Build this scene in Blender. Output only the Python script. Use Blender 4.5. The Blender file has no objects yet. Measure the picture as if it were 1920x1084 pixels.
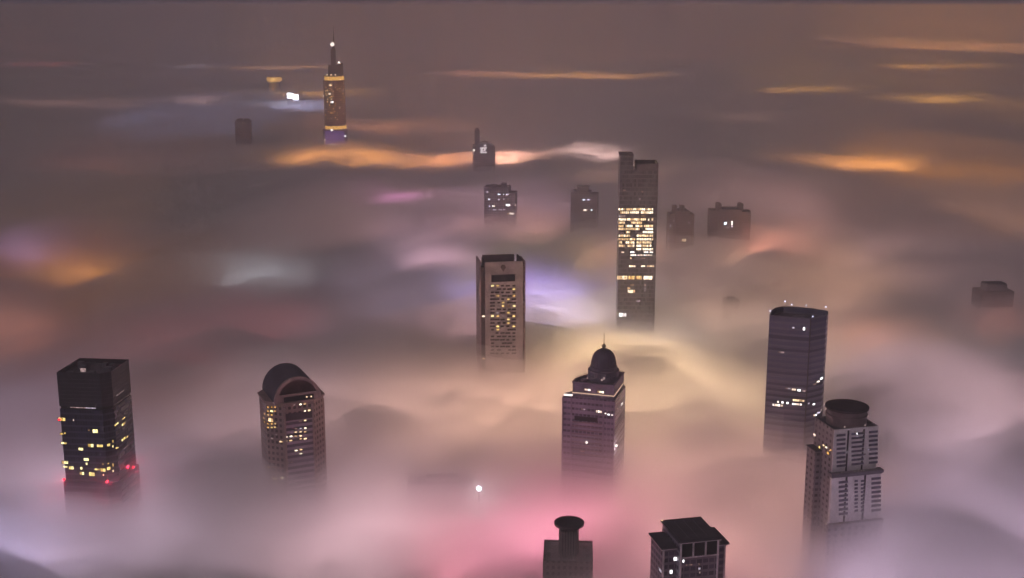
import bpy, math, random
from mathutils import noise, Vector
sc = bpy.context.scene
COL = sc.collection
R = math.radians
# ------------------------------------------------------------------ camera
FP = 2300.0                                   # focal length in pixels of the 1920 wide frame
TH = math.atan(531 / FP)                      # downward pitch
CZ = 490.0
cd = bpy.data.cameras.new('camera'); cam = bpy.data.objects.new('camera', cd); COL.objects.link(cam)
sc.camera = cam; cd.lens = FP / 1920 * 36; cd.clip_start = 1; cd.clip_end = 200000
cam.location = (0, 0, CZ); cam.rotation_euler = (math.pi / 2 - TH, 0, 0)
# ------------------------------------------------------------------ night sky
w = bpy.data.worlds.new('World'); sc.world = w; w.use_nodes = True
nt = w.node_tree; N = nt.nodes; bg = N['Background']
sky = N.new('ShaderNodeTexSky'); sky.sky_type = 'NISHITA'; sky.sun_disc = False
sky.sun_elevation = R(-4); sky.sun_rotation = R(200)
tc = N.new('ShaderNodeTexCoord'); sp = N.new('ShaderNodeSeparateXYZ'); cr = N.new('ShaderNodeValToRGB')
nt.links.new(tc.outputs['Generated'], sp.inputs[0]); nt.links.new(sp.outputs['Z'], cr.inputs[0])
e = cr.color_ramp.elements
e[0].position = 0.0; e[0].color = (.19, .16, .25, 1)
e[1].position = 0.5; e[1].color = (.150, .104, .112, 1)
e2 = e.new(.06); e2.color = (.17, .135, .18, 1)
ad = N.new('ShaderNodeMix'); ad.data_type = 'RGBA'; ad.blend_type = 'ADD'; ad.inputs[0].default_value = .05
nt.links.new(cr.outputs[0], ad.inputs[6]); nt.links.new(sky.outputs[0], ad.inputs[7])
nt.links.new(ad.outputs[2], bg.inputs[0]); bg.inputs[1].default_value = .27
# ------------------------------------------------------------------ dim sun lamp added to give walls and fog billows relief
sd = bpy.data.lights.new('relief_sun', 'SUN'); sd.energy = .30; sd.angle = R(8); sd.color = (1, .86, .92)
so = bpy.data.objects.new('relief_sun', sd); COL.objects.link(so); so.rotation_euler = (R(58), 0, R(-52))
sc.view_settings.view_transform = 'Standard'; sc.view_settings.look = 'None'
sc.view_settings.exposure = .16; sc.view_settings.gamma = 1
sc.cycles.volume_bounces = 4; sc.cycles.max_bounces = 8; sc.cycles.transparent_max_bounces = 64
sc.cycles.use_denoising = True; sc.cycles.adaptive_threshold = .02; sc.cycles.sample_clamp_indirect = 0

FW = (0, math.cos(TH), -math.sin(TH)); UP = (0, math.sin(TH), math.cos(TH))
def ray(px, py):
    u = (px - 960) / FP; v = (542 - py) / FP
    return Vector((u, FW[1] + v * UP[1], FW[2] + v * UP[2]))
def un(px, py, z=200):                        # point of the photo at a known height
    d = ray(px, py); t = (z - CZ) / d.z
    return d.x * t, d.y * t
def zat(x, y, py):                            # height at ground point x, y for a photo row
    v = (542 - py) / FP                       # v*(y*F1+h*F2)=y*U1+h*U2
    h = y * (UP[1] - v * FW[1]) / (v * FW[2] - UP[2])
    return CZ + h
def lin(c):
    return tuple((k / 255) / 12.92 if k < 10.3 else ((k / 255 + .055) / 1.055) ** 2.4 for k in c)
# ------------------------------------------------------------------ materials
def mat(name, col, rough=.7, emit=None, es=1.0, var=.25, scale=.15):
    col = tuple(min(.8, k * 1.3) for k in col)
    m = bpy.data.materials.new(name); m.use_nodes = True; t = m.node_tree; b = t.nodes['Principled BSDF']
    b.inputs['Roughness'].default_value = rough
    if emit:
        b.inputs['Base Color'].default_value = (*col, 1)
        b.inputs['Emission Color'].default_value = (*lin(emit), 1); b.inputs['Emission Strength'].default_value = es
        m.cycles.emission_sampling = 'NONE'
    else:
        no = t.nodes.new('ShaderNodeTexNoise'); no.inputs['Scale'].default_value = scale; no.inputs['Detail'].default_value = 5
        c = t.nodes.new('ShaderNodeTexCoord'); t.links.new(c.outputs['Object'], no.inputs['Vector'])
        r = t.nodes.new('ShaderNodeValToRGB'); t.links.new(no.outputs[0], r.inputs[0])
        r.color_ramp.elements[0].position = .3; r.color_ramp.elements[0].color = (*[k * (1 - var) for k in col], 1)
        r.color_ramp.elements[1].position = .7; r.color_ramp.elements[1].color = (*[k * (1 + var) for k in col], 1)
        t.links.new(r.outputs[0], b.inputs['Base Color'])
    return m
def facade(name, wall, glass, fh=3.8, bw=3.0, fz=.55, fx=.8, rough=.6, grough=.15):
    """storeys and bays: window glass cells of slightly differing tone in a wall"""
    wall = tuple(min(.8, k * 1.7) for k in wall); glass = tuple(k * 1.3 for k in glass)
    m = bpy.data.materials.new(name); m.use_nodes = True; t = m.node_tree; n = t.nodes; L = t.links; b = n['Principled BSDF']
    c = n.new('ShaderNodeTexCoord')
    cx = n.new('ShaderNodeVectorMath'); cx.operation = 'CROSS_PRODUCT'; cx.inputs[1].default_value = (0, 0, 1)
    L.new(c.outputs['Normal'], cx.inputs[0])
    dt = n.new('ShaderNodeVectorMath'); dt.operation = 'DOT_PRODUCT'
    L.new(c.outputs['Object'], dt.inputs[0]); L.new(cx.outputs[0], dt.inputs[1])
    s = n.new('ShaderNodeSeparateXYZ'); L.new(c.outputs['Object'], s.inputs[0])
    def M(op, a, b_=None):
        k = n.new('ShaderNodeMath'); k.operation = op
        for i, v in enumerate((a, b_)):
            if v is None: continue
            if isinstance(v, (int, float)): k.inputs[i].default_value = v
            else: L.new(v, k.inputs[i])
        return k.outputs[0]
    u = M('ADD', M('DIVIDE', dt.outputs['Value'], bw), 100.5); z = M('DIVIDE', s.outputs['Z'], fh)
    inx = M('LESS_THAN', M('FRACT', u), fx); inz = M('LESS_THAN', M('FRACT', z), fz)
    sn = n.new('ShaderNodeSeparateXYZ'); L.new(c.outputs['Normal'], sn.inputs[0])
    vert = M('LESS_THAN', M('ABSOLUTE', sn.outputs['Z']), .5)
    win = M('MULTIPLY', M('MULTIPLY', inx, inz), vert)
    cell = n.new('ShaderNodeCombineXYZ'); L.new(M('FLOOR', u), cell.inputs[0]); L.new(M('FLOOR', z), cell.inputs[1])
    wn = n.new('ShaderNodeTexWhiteNoise'); wn.noise_dimensions = '2D'; L.new(cell.outputs[0], wn.inputs['Vector'])
    gr = n.new('ShaderNodeValToRGB'); L.new(wn.outputs['Value'], gr.inputs[0])
    gr.color_ramp.elements[0].color = (*[k * .6 for k in glass], 1); gr.color_ramp.elements[1].color = (*[k * 1.6 for k in glass], 1)
    no = n.new('ShaderNodeTexNoise'); no.inputs['Scale'].default_value = .08; no.inputs['Detail'].default_value = 6
    L.new(c.outputs['Object'], no.inputs['Vector'])
    wr = n.new('ShaderNodeValToRGB'); L.new(no.outputs[0], wr.inputs[0])
    wr.color_ramp.elements[0].position = .3; wr.color_ramp.elements[1].position = .7
    wr.color_ramp.elements[0].color = (*[k * .78 for k in wall], 1); wr.color_ramp.elements[1].color = (*[k * 1.15 for k in wall], 1)
    mx = n.new('ShaderNodeMix'); mx.data_type = 'RGBA'; L.new(win, mx.inputs[0]); L.new(wr.outputs[0], mx.inputs[6]); L.new(gr.outputs[0], mx.inputs[7])
    L.new(mx.outputs[2], b.inputs['Base Color'])
    mr = n.new('ShaderNodeMix'); L.new(win, mr.inputs[0]); mr.inputs[2].default_value = rough; mr.inputs[3].default_value = grough
    L.new(mr.outputs[0], b.inputs['Roughness'])
    return m
def lit(name, c, s, vary=True):
    """a lit pane: uneven light from ceilings, blinds and furniture behind the glass"""
    m = mat(name, (.08, .08, .08), .4, c, s); t = m.node_tree; n = t.nodes
    if vary:
        tc_ = n.new('ShaderNodeTexCoord'); no = n.new('ShaderNodeTexNoise'); no.inputs['Scale'].default_value = .55; no.inputs['Detail'].default_value = 3
        t.links.new(tc_.outputs['Object'], no.inputs['Vector'])
        mr = n.new('ShaderNodeMapRange'); mr.inputs[1].default_value = .35; mr.inputs[2].default_value = .65; mr.inputs[3].default_value = s * .45; mr.inputs[4].default_value = s * 1.5
        t.links.new(no.outputs[0], mr.inputs[0]); t.links.new(mr.outputs[0], n['Principled BSDF'].inputs['Emission Strength'])
    return m
KINDS = {'yellow': ((255, 222, 130), 1.35), 'gold': ((255, 190, 92), 1.0), 'warm': ((255, 218, 170), 1.5), 'white': ((255, 236, 226), 1.8), 'cool': ((222, 220, 255), 1.7),
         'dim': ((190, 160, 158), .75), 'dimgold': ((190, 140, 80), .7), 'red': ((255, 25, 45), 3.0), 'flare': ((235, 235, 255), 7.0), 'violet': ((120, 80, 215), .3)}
LIT = {k: lit('lit_' + k, c, s, k not in ('red', 'flare')) for k, (c, s) in KINDS.items()}
VAR = {}
for k, (c, s) in KINDS.items():
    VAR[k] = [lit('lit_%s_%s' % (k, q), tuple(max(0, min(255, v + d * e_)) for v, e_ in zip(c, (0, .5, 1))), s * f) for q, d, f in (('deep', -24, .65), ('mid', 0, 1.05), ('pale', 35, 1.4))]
DARKGLASS = mat('dark_glass', (.02, .02, .026), .15)
FRAME = mat('window_frame_metal', (.06, .055, .06), .5)
ROOF = mat('roof_bitumen', (.085, .075, .095), .85)
ROOFM = mat('roof_metal', (.13, .12, .15), .5)
STEEL = mat('mast_steel', (.08, .07, .08), .45)
# ------------------------------------------------------------------ mesh helper
class MB:
    def __init__(s): s.v = []; s.f = []; s.m = []
    def add(s, v, f, mi=0):
        b = len(s.v); s.v += [tuple(p) for p in v]; s.f += [tuple(b + i for i in q) for q in f]; s.m += [mi] * len(f); return s
    def box(s, x0, x1, y0, y1, z0, z1, mi=0):
        return s.prism([(x0, y0), (x1, y0), (x1, y1), (x0, y1)], z0, z1, mi)
    def prism(s, P, z0, z1, mi=0, top=None):
        n = len(P); T = top or P
        v = [(x, y, z0) for x, y in P] + [(x, y, z1) for x, y in T]
        f = [(i, (i + 1) % n, n + (i + 1) % n, n + i) for i in range(n)] + [tuple(range(n))[::-1], tuple(range(n, 2 * n))]
        return s.add(v, f, mi)
    def lathe(s, cx, cy, prof, n=40, mi=0):
        v = []; f = []
        for r, z in prof:
            for k in range(n):
                a = 2 * math.pi * k / n; v.append((cx + r * math.cos(a), cy + r * math.sin(a), z))
        for j in range(len(prof) - 1):
            for k in range(n):
                k2 = (k + 1) % n; f.append((j * n + k, j * n + k2, (j + 1) * n + k2, (j + 1) * n + k))
        f.append(tuple(range(n))[::-1]); f.append(tuple((len(prof) - 1) * n + k for k in range(n)))
        return s.add(v, f, mi)
    def ball(s, x, y, z, r, n=12, mi=0):
        return s.lathe(x, y, [(max(.01, r * math.sin(math.pi * k / 8)), z - r * math.cos(math.pi * k / 8)) for k in range(9)], n, mi)
    def build(s, name, mats, parent=None, smooth=False, bevel=0):
        me = bpy.data.meshes.new(name); me.from_pydata(s.v, [], s.f)
        for m in (mats if isinstance(mats, (list, tuple)) else [mats]): me.materials.append(m)
        me.polygons.foreach_set('material_index', s.m)
        if smooth: me.polygons.foreach_set('use_smooth', [True] * len(s.f))
        me.update()
        o = bpy.data.objects.new(name, me); COL.objects.link(o)
        if parent: o.parent = parent
        if smooth: me.set_sharp_from_angle(angle=R(40))
        if bevel:
            b = o.modifiers.new('bevel', 'BEVEL'); b.width = bevel; b.segments = 2; b.limit_method = 'ANGLE'
        return o
def inset(P, d):                              # offset polygon inwards (convex, ccw)
    n = len(P); out = []
    for i in range(n):
        a, b, c = Vector(P[i - 1]), Vector(P[i]), Vector(P[(i + 1) % n])
        e1 = (b - a).normalized(); e2 = (c - b).normalized()
        n1 = Vector((-e1.y, e1.x)); n2 = Vector((-e2.y, e2.x)); k = (n1 + n2); k = k / max(.2, (1 + n1.dot(n2)))
        out.append(tuple(b + k * d))
    return out
def rect(x0, x1, y0, y1): return [(x0, y0), (x1, y0), (x1, y1), (x0, y1)]

class Bld:
    """a building: Empty at its base; local x right along the front, y into the depth"""
    def __init__(s, name, label, cat, anchor, z, rot, local=(0, 0), group=None):
        x, y = un(*anchor, z); a = R(rot); s.a = a
        s.x = x - (local[0] * math.cos(a) - local[1] * math.sin(a)); s.y = y - (local[0] * math.sin(a) + local[1] * math.cos(a))
        o = bpy.data.objects.new(name, None); COL.objects.link(o); o.location = (s.x, s.y, 0); o.rotation_euler = (0, 0, a)
        o['label'] = label; o['category'] = cat
        if group: o['group'] = group
        o.empty_display_size = 5
        s.o = o; s.rnd = random.Random(int(anchor[0])); s.walls = []; s.i = math.hypot(s.x, s.y); s.mpp = math.hypot(s.y, 250) / FP
        SITES.append((s.x, s.y))
    def wall(s, P, z0, z1): s.walls.append((P, z0, z1))
    def loc(s, p):
        dx, dy = p[0] - s.x, p[1] - s.y
        return Vector((dx * math.cos(s.a) + dy * math.sin(s.a), -dx * math.sin(s.a) + dy * math.cos(s.a), p[2]))
    def z(s, py, lx=0, ly=0):
        x = s.x + lx * math.cos(s.a) - ly * math.sin(s.a); y = s.y + lx * math.sin(s.a) + ly * math.cos(s.a)
        return zat(x, y, py)
    def hit(s, px, py, only=None):
        o = s.loc((0, 0, CZ)); d = ray(px, py); q = s.loc((d.x, d.y, CZ + d.z)) - o
        best = None
        for P, z0, z1 in s.walls:
            for i in range(len(P)):
                a, b = Vector((*P[i], 0)), Vector((*P[(i + 1) % len(P)], 0)); e = (b - a)
                n = Vector((e.y, -e.x, 0)).normalized(); dn = q.dot(n)
                if dn > -1e-6: continue
                if only is not None and (a, b) != only: continue
                t = (a - o).dot(n) / dn; p = o + q * t; k = (p - a).dot(e) / e.length_squared
                if only is not None: return p, n, (a, b)
                if -.02 <= k <= 1.02 and z0 <= p.z <= z1 and (best is None or t < best[3]): best = (p, n, (a, b), t)
        return best[:3] if best else None
    def part(s, name, mb, m, parent=None, **k): return mb.build(name, m, parent or s.o, **k)
    def window(s, px, py, wpx, hpx, kind, name='window'):
        h = s.hit(px, py)
        if not h: return None
        p, n, e = h
        r = s.hit(px + wpx / 2, py, e); l = s.hit(px - wpx / 2, py, e)
        w_ = min((r[0] - l[0]).length, 3.2 * wpx * s.mpp); hh = hpx * s.mpp * 1.06
        return s.win_at(p, n, w_, hh, kind, name)
    def win_at(s, p, n, w_, hh, kind, name='window'):
        t = Vector((-n.y, n.x, 0)); m = MB(); f = min(.12 * hh, .18)
        def q(u0, u1, v0, v1, d0, d1, mi):
            c = [p + t * u + Vector((0, 0, v)) + n * d for d in (d0, d1) for v in (v0, v1) for u in (u0, u1)]
            m.add(c, [(0, 1, 3, 2), (4, 6, 7, 5), (0, 4, 5, 1), (2, 3, 7, 6), (0, 2, 6, 4), (1, 5, 7, 3)], mi)
        a, b = w_ / 2, hh / 2
        k = max(1, round(w_ / max(1.6, 2.6 * s.mpp)))
        rn = s.rnd; base = rn.randrange(3)
        for j in range(k):
            u0 = -a + w_ * j / k; g_ = max(f * .6, (.16 if j % 3 else .38) * (k > 2))
            mi = 0 if not isinstance(kind, str) else (base if rn.random() < .55 else rn.randrange(3))
            if k > 4 and rn.random() < .05: mi = 4 if isinstance(kind, str) else 0
            q(u0 + g_, u0 + w_ / k - f * .6, -b, b, -.05, .12, mi)
        fr = 3 if isinstance(kind, str) else 1
        for v in (-b, b): q(-a - f, a + f, v - f / 2, v + f / 2, -.05, .22, fr)
        for u in (-a - f, a): q(u, u + f, -b, b, -.05, .2, fr)
        return m.build(name, VAR[kind] + [FRAME, DARKGLASS] if isinstance(kind, str) else [kind, FRAME], s.o)
    def windows(s, ox, oy, sc_, lst, kind='warm'):
        for it in lst:
            X, Y, ww, hh = it[:4]; s.window(ox + X / sc_, oy + Y / sc_, ww / sc_, hh / sc_, it[4] if len(it) > 4 else kind)
    def glow(s, lx, ly, z, col, power, r=1.2):
        d = bpy.data.lights.new('lamp_light', 'POINT'); d.energy = power; d.shadow_soft_size = r; d.color = col
        o = bpy.data.objects.new('lamp_light', d); COL.objects.link(o); o.location = (lx, ly, z); o.parent = s.o
    def lamp(s, lx, ly, z, r, kind, name='lamp'):
        m = MB().ball(lx, ly, z + r, r); m.lathe(lx, ly, [(r * .35, z - r * .6), (r * .35, z + r * .2)], 8, 1)
        return m.build(name, [LIT[kind], STEEL], s.o, smooth=True)
def roofed(b, P, z0, z1, m, roofm=ROOF, par=1.2, th=.6, name='wall', rname='roof'):
    """walls with a parapet round a sunk roof"""
    w_ = MB(); n = len(P); I = inset(P, th)
    v = [(x, y, z0) for x, y in P] + [(x, y, z1) for x, y in P] + [(x, y, z1) for x, y in I] + [(x, y, z1 - par) for x, y in I]
    f = []
    for i in range(n):
        j = (i + 1) % n
        f += [(i, j, n + j, n + i), (n + i, n + j, 2 * n + j, 2 * n + i), (2 * n + i, 2 * n + j, 3 * n + j, 3 * n + i)]
    w_.add(v, f); o = b.part(name, w_, m); b.wall(P, z0, z1)
    r = MB().prism([tuple(p) for p in inset(P, th * .5)], z1 - par - .5, z1 - par + .01); ro = b.part(rname, r, roofm)
    return o, ro
def bands(b, P, z0, z1, step, h, d, m, name='floor_ledges'):
    mb = MB(); Q = inset(P, -d); z = z0
    while z < z1: mb.prism(Q, z, z + h); z += step
    return b.part(name, mb, m)
def masts(b, pts, z):
    for x, y, h_ in pts: b.part('roof_mast', MB().lathe(x, y, [(.22, z), (.12, z + h_ * .5), (.05, z + h_)], 6), STEEL)
def rail(b, P, z, hgt=1.1):
    m = MB(); n = len(P)
    for i in range(n):
        a, c = Vector((*P[i], 0)), Vector((*P[(i + 1) % n], 0)); L_ = (c - a).length; k = max(2, int(L_ / 2.5))
        for j in range(k):
            p = a.lerp(c, j / k); m.box(p.x - .05, p.x + .05, p.y - .05, p.y + .05, z, z + hgt)
        d = (c - a).normalized() * .01; nn = Vector((-d.y, d.x, 0)).normalized() * .05
        v = [a - nn, c - nn, c + nn, a + nn]; m.add([(q.x, q.y, z + hgt) for q in v] + [(q.x, q.y, z + hgt + .1) for q in v], [(3, 2, 1, 0), (4, 5, 6, 7), (0, 1, 5, 4), (1, 2, 6, 5), (2, 3, 7, 6), (3, 0, 4, 7)])
    return b.part('roof_railing', m, STEEL)
def clutter(b, x0, x1, y0, y1, z, seed, n=5, big=3.0, m=None):
    """plant boxes, ducts and vents on a roof, each a part"""
    rnd = random.Random(seed)
    for k in range(n):
        cx, cy = rnd.uniform(x0, x1), rnd.uniform(y0, y1); a, c, h = rnd.uniform(.5, 1) * big, rnd.uniform(.4, 1) * big, rnd.uniform(.4, 1) * big * .7
        q = MB().box(cx - a / 2, cx + a / 2, cy - c / 2, cy + c / 2, z, z + h)
        q.box(cx - a / 2 - .15, cx + a / 2 + .15, cy - c / 2 - .15, cy + c / 2 + .15, z + h, z + h + .2)
        b.part('air_handler', q, m or ROOFM)
SITES = []
BUMPS = []
# ================================================================== A dark square tower, far left
b = Bld('office_tower', 'blue-black square tower with scattered yellow windows and red beacons low on its walls', 'tower',
        (106, 698), 275, -6, (-16, -15.5))
A = facade('dark_curtain_wall', (.035, .033, .06), (.02, .022, .045), 3.9, 1.6, .7, .9, .5, .2)
AT = mat('dark_louvre', (.035, .030, .042), .5, scale=.3)
P = [(-16, -15.5), (11, -15.5), (16, -10.5), (16, 15.5), (-16, 15.5)]
b.wall(P, 0, 300)
zt = 275; zm = b.z(765, -4, -16)
m = MB().prism(P, 0, zm - 1.2); b.part('wall', m, A)
roofed(b, P, zm + .6, zt, AT, par=2.6, name='crown_wall')
m = MB().prism(inset(P, .5), zm - 1.2, zm + .6); b.part('louvre_band', m, DARKGLASS)
m = MB()
for k in range(7): m.prism(inset(P, -.12), zm + 3 + k * (zt - zm - 5) / 7, zm + 3.35 + k * (zt - zm - 5) / 7)
b.part('crown_ribs', m, FRAME)
clutter(b, -12, 10, -10, 10, zt - 2.6, 3, 9, 4); BUMPS.append((b.x, b.y, 70, 8))
z = 70, 640, 3.614
b.windows(*z, [(300, 450, 190, 7, 'dim'), (165, 528, 50, 22), (392, 608, 34, 24), (245, 533, 7, 15, 'white'), (165, 627, 20, 13), (187, 622, 9, 13), (180, 690, 38, 12),
  (362, 706, 38, 22), (295, 730, 32, 18), (424, 708, 40, 18), (331, 800, 32, 18), (334, 830, 12, 16), (187, 820, 44, 20), (190, 850, 30, 12),
  (230, 857, 32, 22), (298, 860, 14, 18), (302, 895, 28, 20), (370, 900, 38, 26), (405, 868, 34, 12), (445, 872, 34, 22), (350, 602, 10, 10, 'dimgold'),
  (483, 703, 22, 18), (512, 678, 8, 18), (512, 712, 8, 16), (483, 862, 24, 20), (445, 832, 9, 9), (480, 828, 9, 9), (513, 838, 8, 22), (513, 878, 8, 16), (448, 905, 8, 10),
  (535, 562, 26, 12), (583, 560, 24, 16), (583, 522, 20, 9), (583, 662, 26, 16), (607, 648, 12, 13), (540, 722, 20, 9), (600, 716, 30, 5, 'dim'), (560, 350, 50, 5, 'dim')], 'yellow')
b.lamp(-16.6, -16, b.z(789, -17, -16), .8, 'red', 'beacon'); masts(b, [(-6, 8, 5), (8, 4, 4)], zt - 2.6); rail(b, inset(P, 1), zt - 2.6)
P2 = inset(P, -1.2); zl = b.z(898, -17, -16)
m = MB().prism(P2, 0, zl - 1.5); b.part('podium', m, A)
for lx, ly in ((-16.8, -16.3), (11, -16.6), (17.2, 8)): b.lamp(lx, ly, zl - 1, .8, 'red', 'beacon'); b.glow(lx * 1.07, ly * 1.07, zl - .4, (1, .04, .1), 2500, .9)
m = MB().box(-6, -3, -5, -4, zt - 2.6, zt - .6); b.part('rooftop_lamp', m, LIT['dim'])
# ================================================================== B barrel-vaulted tower
b = Bld('vaulted_tower', 'brown tower crowned by a dark barrel vault, gold windows down its left corner', 'tower',
        (498, 754), 247, 24, (-18.5, -9))
BW = facade('brown_stone_wall', (.21, .15, .145), (.08, .058, .065), 3.8, 3.2, .5, .55)
BG = facade('banded_glass_wall', (.25, .20, .25), (.11, .09, .13), 3.7, 60, .5, 1)
BS = mat('brown_stone', (.30, .22, .21), .7)
c = 8.8; h = 18.5
P = [(-h + c, -h), (h - c, -h), (h, -h + c), (h, h - c), (h - c, h), (-h + c, h), (-h, h - c), (-h, -h + c)]
ze = b.z(755, -h, -h + c)
roofed(b, P, 0, ze, BW, par=1)
m = MB().prism(inset(P, -.9), ze, ze + 1.1); b.part('cornice', m, BS)
fz = b.z(786, 0, -h); b.walls = []; Pq = list(P); Pq[0] = (P[0][0], -h - .27); Pq[1] = (P[1][0], -h - .27); b.wall(Pq, 0, ze + 8)
m = MB().box(-h + c + 1, h - c - 1, -h - .25, -h, 0, fz); b.part('glazed_front', m, BG)
m = MB().box(-h + c + 1, h - c - 1, -h - .6, -h, fz, fz + 4.5); b.part('lintel_panel', m, mat('dark_panel', (.06, .04, .055), .6))  # plain dark panel above the glazed front
m = MB()
for x in (-h + c, h - c - 1.2): m.box(x, x + 1.2, -h - .9, -h - .26, 0, ze - 2)
m.box(h - .4, h + .5, -h + c, -h + c + 1.2, 0, ze - 2); b.part('pilaster', m, BS)
# barrel vault: a thick shell with an arched gable of stone and a recessed tympanum
rad = 14.8; n = 28; y0, y1 = -h + .5, h - 2; zb = ze + 1.1
def arc(r, y, zz=0): return [(r * math.cos(math.pi * (1 - k / n)), y, zb + zz + r * 1.05 * math.sin(math.pi * (1 - k / n))) for k in range(n + 1)]
def shell(r0, r1, ya, yb):
    q = MB(); v = arc(r1, ya) + arc(r1, yb) + arc(r0, ya) + arc(r0, yb); f = []; K = n + 1
    for k in range(n): f += [(k, k + 1, K + k + 1, K + k), (2 * K + k + 1, 2 * K + k, 3 * K + k, 3 * K + k + 1), (k + 1, k, 2 * K + k, 2 * K + k + 1), (K + k, K + k + 1, 3 * K + k + 1, 3 * K + k)]
    return q.add(v, f)
b.part('vault_roof', shell(rad - .8, rad, y0 + 1.5, y1), mat('vault_sheet', (.05, .045, .075), .5), smooth=True)
b.part('arch_rim', shell(rad - 1.7, rad + .35, y0 - .4, y0 + 1.5), BS)
m = MB(); v = [(0, y0 + 5, zb)] + arc(rad - .9, y0 + 5); m.add(v + [(x, y + .5, q) for x, y, q in v], [tuple([0] + list(range(1, n + 2)))[::-1], tuple([n + 2] + [n + 2 + k for k in range(1, n + 2)])])
b.part('tympanum', m, mat('tympanum_stone', (.17, .09, .09), .8))
m = MB().box(-rad + 1.5, rad - 1.5, y0, y0 + 1.4, zb, zb + 4.2); m.box(-rad + 1, rad - 1, y0 - .5, y0, zb + 4.2, zb + 5.2); b.part('gable_beam', m, BS)
b.part('gable_opening', MB().box(-9, 10, y0 - .2, y0 - .01, zb + .4, zb + 3.4), DARKGLASS)
z = 460, 670, 4.333
L = [(185, 405), (215, 405), (243, 405), (185, 437), (215, 437, 24, 16, 'yellow'), (243, 437), (158, 460), (185, 466), (215, 468), (152, 495), (207, 508, 40, 30, 'warm'), (158, 525), (185, 540), (215, 540), (243, 538),
     (185, 570), (215, 570), (243, 568), (217, 660, 14, 10, 'dim'), (250, 630, 10, 8, 'dim'), (220, 868, 18, 9, 'dim'), (222, 893, 16, 9, 'dimgold'), (190, 893), (250, 893, 12, 8, 'dimgold'), (236, 984, 48, 18, 'warm'), (299, 979, 30, 18, 'warm')]
b.windows(*z, [(*q, 14, 12, 'gold') if len(q) == 2 else q for q in L])
b.windows(*z, [(322, 425, 16, 9, 'dim'), (280, 400, 16, 9, 'dimgold'), (400, 385, 16, 9, 'dim'), (448, 382, 18, 14), (484, 377, 22, 14), (484, 436, 16, 12), (520, 432, 22, 18), (447, 517, 26, 8, 'dim'),
  (486, 512, 20, 12), (412, 580, 18, 9, 'dim'), (450, 577, 18, 9, 'dim'), (488, 575, 20, 12), (410, 608, 20, 12), (448, 605, 20, 12), (487, 604, 20, 12), (330, 648, 24, 12), (370, 642, 24, 12), (410, 640, 20, 10),
  (450, 637, 20, 12), (486, 660, 24, 12), (450, 662, 18, 10), (292, 685, 30, 12), (332, 681, 20, 10), (370, 675, 24, 12), (412, 757, 24, 11), (452, 750, 24, 11), (452, 782, 22, 10), (345, 856, 20, 8, 'dim'), (375, 853, 18, 8, 'dim')], 'warm')
for dx in (5.5, 8.3): b.lamp(dx, y0 - .8, zb + 1.6, .5, 'warm', 'arch_lamp')
clutter(b, -15, 15, y1, y1 + 1.2, ze, 5, 2, 2); BUMPS.append((b.x, b.y, 70, 11))
# ================================================================== C supertall with a mast
b = Bld('skyscraper', 'tallest distant skyscraper with a needle mast, two gold bands and a violet lower part', 'skyscraper', (628, 275), 200, 8)
CWm = facade('brown_glass_wall', (.13, .075, .07), (.06, .035, .035), 4.2, 3, .6, .8)
CV = facade('violet_lit_wall', (.11, .06, .19), (.08, .04, .14), 4.2, 3, .6, .8)  # violet light on the lower shaft is put into the wall colour
zz = lambda py: b.z(py)
def rtri(r, k, ox=0, oy=0): return [(ox + r * (1 + .06 * math.cos(3 * a)) * math.cos(a), oy + r * (1 + .06 * math.cos(3 * a)) * math.sin(a)) for a in [2 * math.pi * i / 24 + .5 for i in range(24)]]
Pm = rtri(22.5, 3, 1); b.wall(rtri(28, 3), 0, zz(241)); b.wall(Pm, zz(241), zz(142))
m = MB().prism(rtri(25.5, 3), 0, zz(241)); b.part('lower_shaft', m, CV)
m = MB().prism(Pm, zz(235), zz(151)); b.part('upper_shaft', m, CWm)
m = MB().prism(rtri(22, 3, 2), zz(241), zz(235)); b.part('lit_band', m, LIT['gold'])
m = MB().prism(rtri(20.5, 3, 2), zz(151), zz(143)); b.part('lit_band', m, LIT['gold'])
m = MB().prism(rtri(21.5, 3, 1), zz(151.2), zz(150)); m.prism(rtri(21.5, 3, 1), zz(143), zz(142)); b.part('crown_ring', m, CWm)
DK = mat('dark_cladding', (.045, .04, .045), .5)
m = MB().prism(rect(-9, 12, -9, 10), zz(142), zz(122)); m.prism(rect(12, 22, -7, 8), zz(142), zz(118)); b.part('crown_block', m, DK)
m = MB().prism(rect(-2.5, 7.5, -5, 5), zz(122), zz(92)); m.prism(rect(0, 6, -3, 3), zz(92), zz(88)); b.part('spire_core', m, DK)
m = MB().lathe(4.5, 0, [(1.5, zz(88)), (1.2, zz(70)), (.7, zz(62)), (.3, zz(48))], 10); b.part('mast', m, STEEL)
b.lamp(1.5, -5, zz(87), 4.2, 'white', 'beacon'); b.lamp(14, -8, zz(119.5), 2.6, 'white', 'beacon'); BUMPS.append((b.x, b.y - 60, 110, 22))
for x in (-8, -2, 4): b.lamp(x * 1.4, -19 + abs(x) * .3, zz(141), 1.6, 'warm', 'crown_lamp')
z = 480, 40, 4.335
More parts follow.
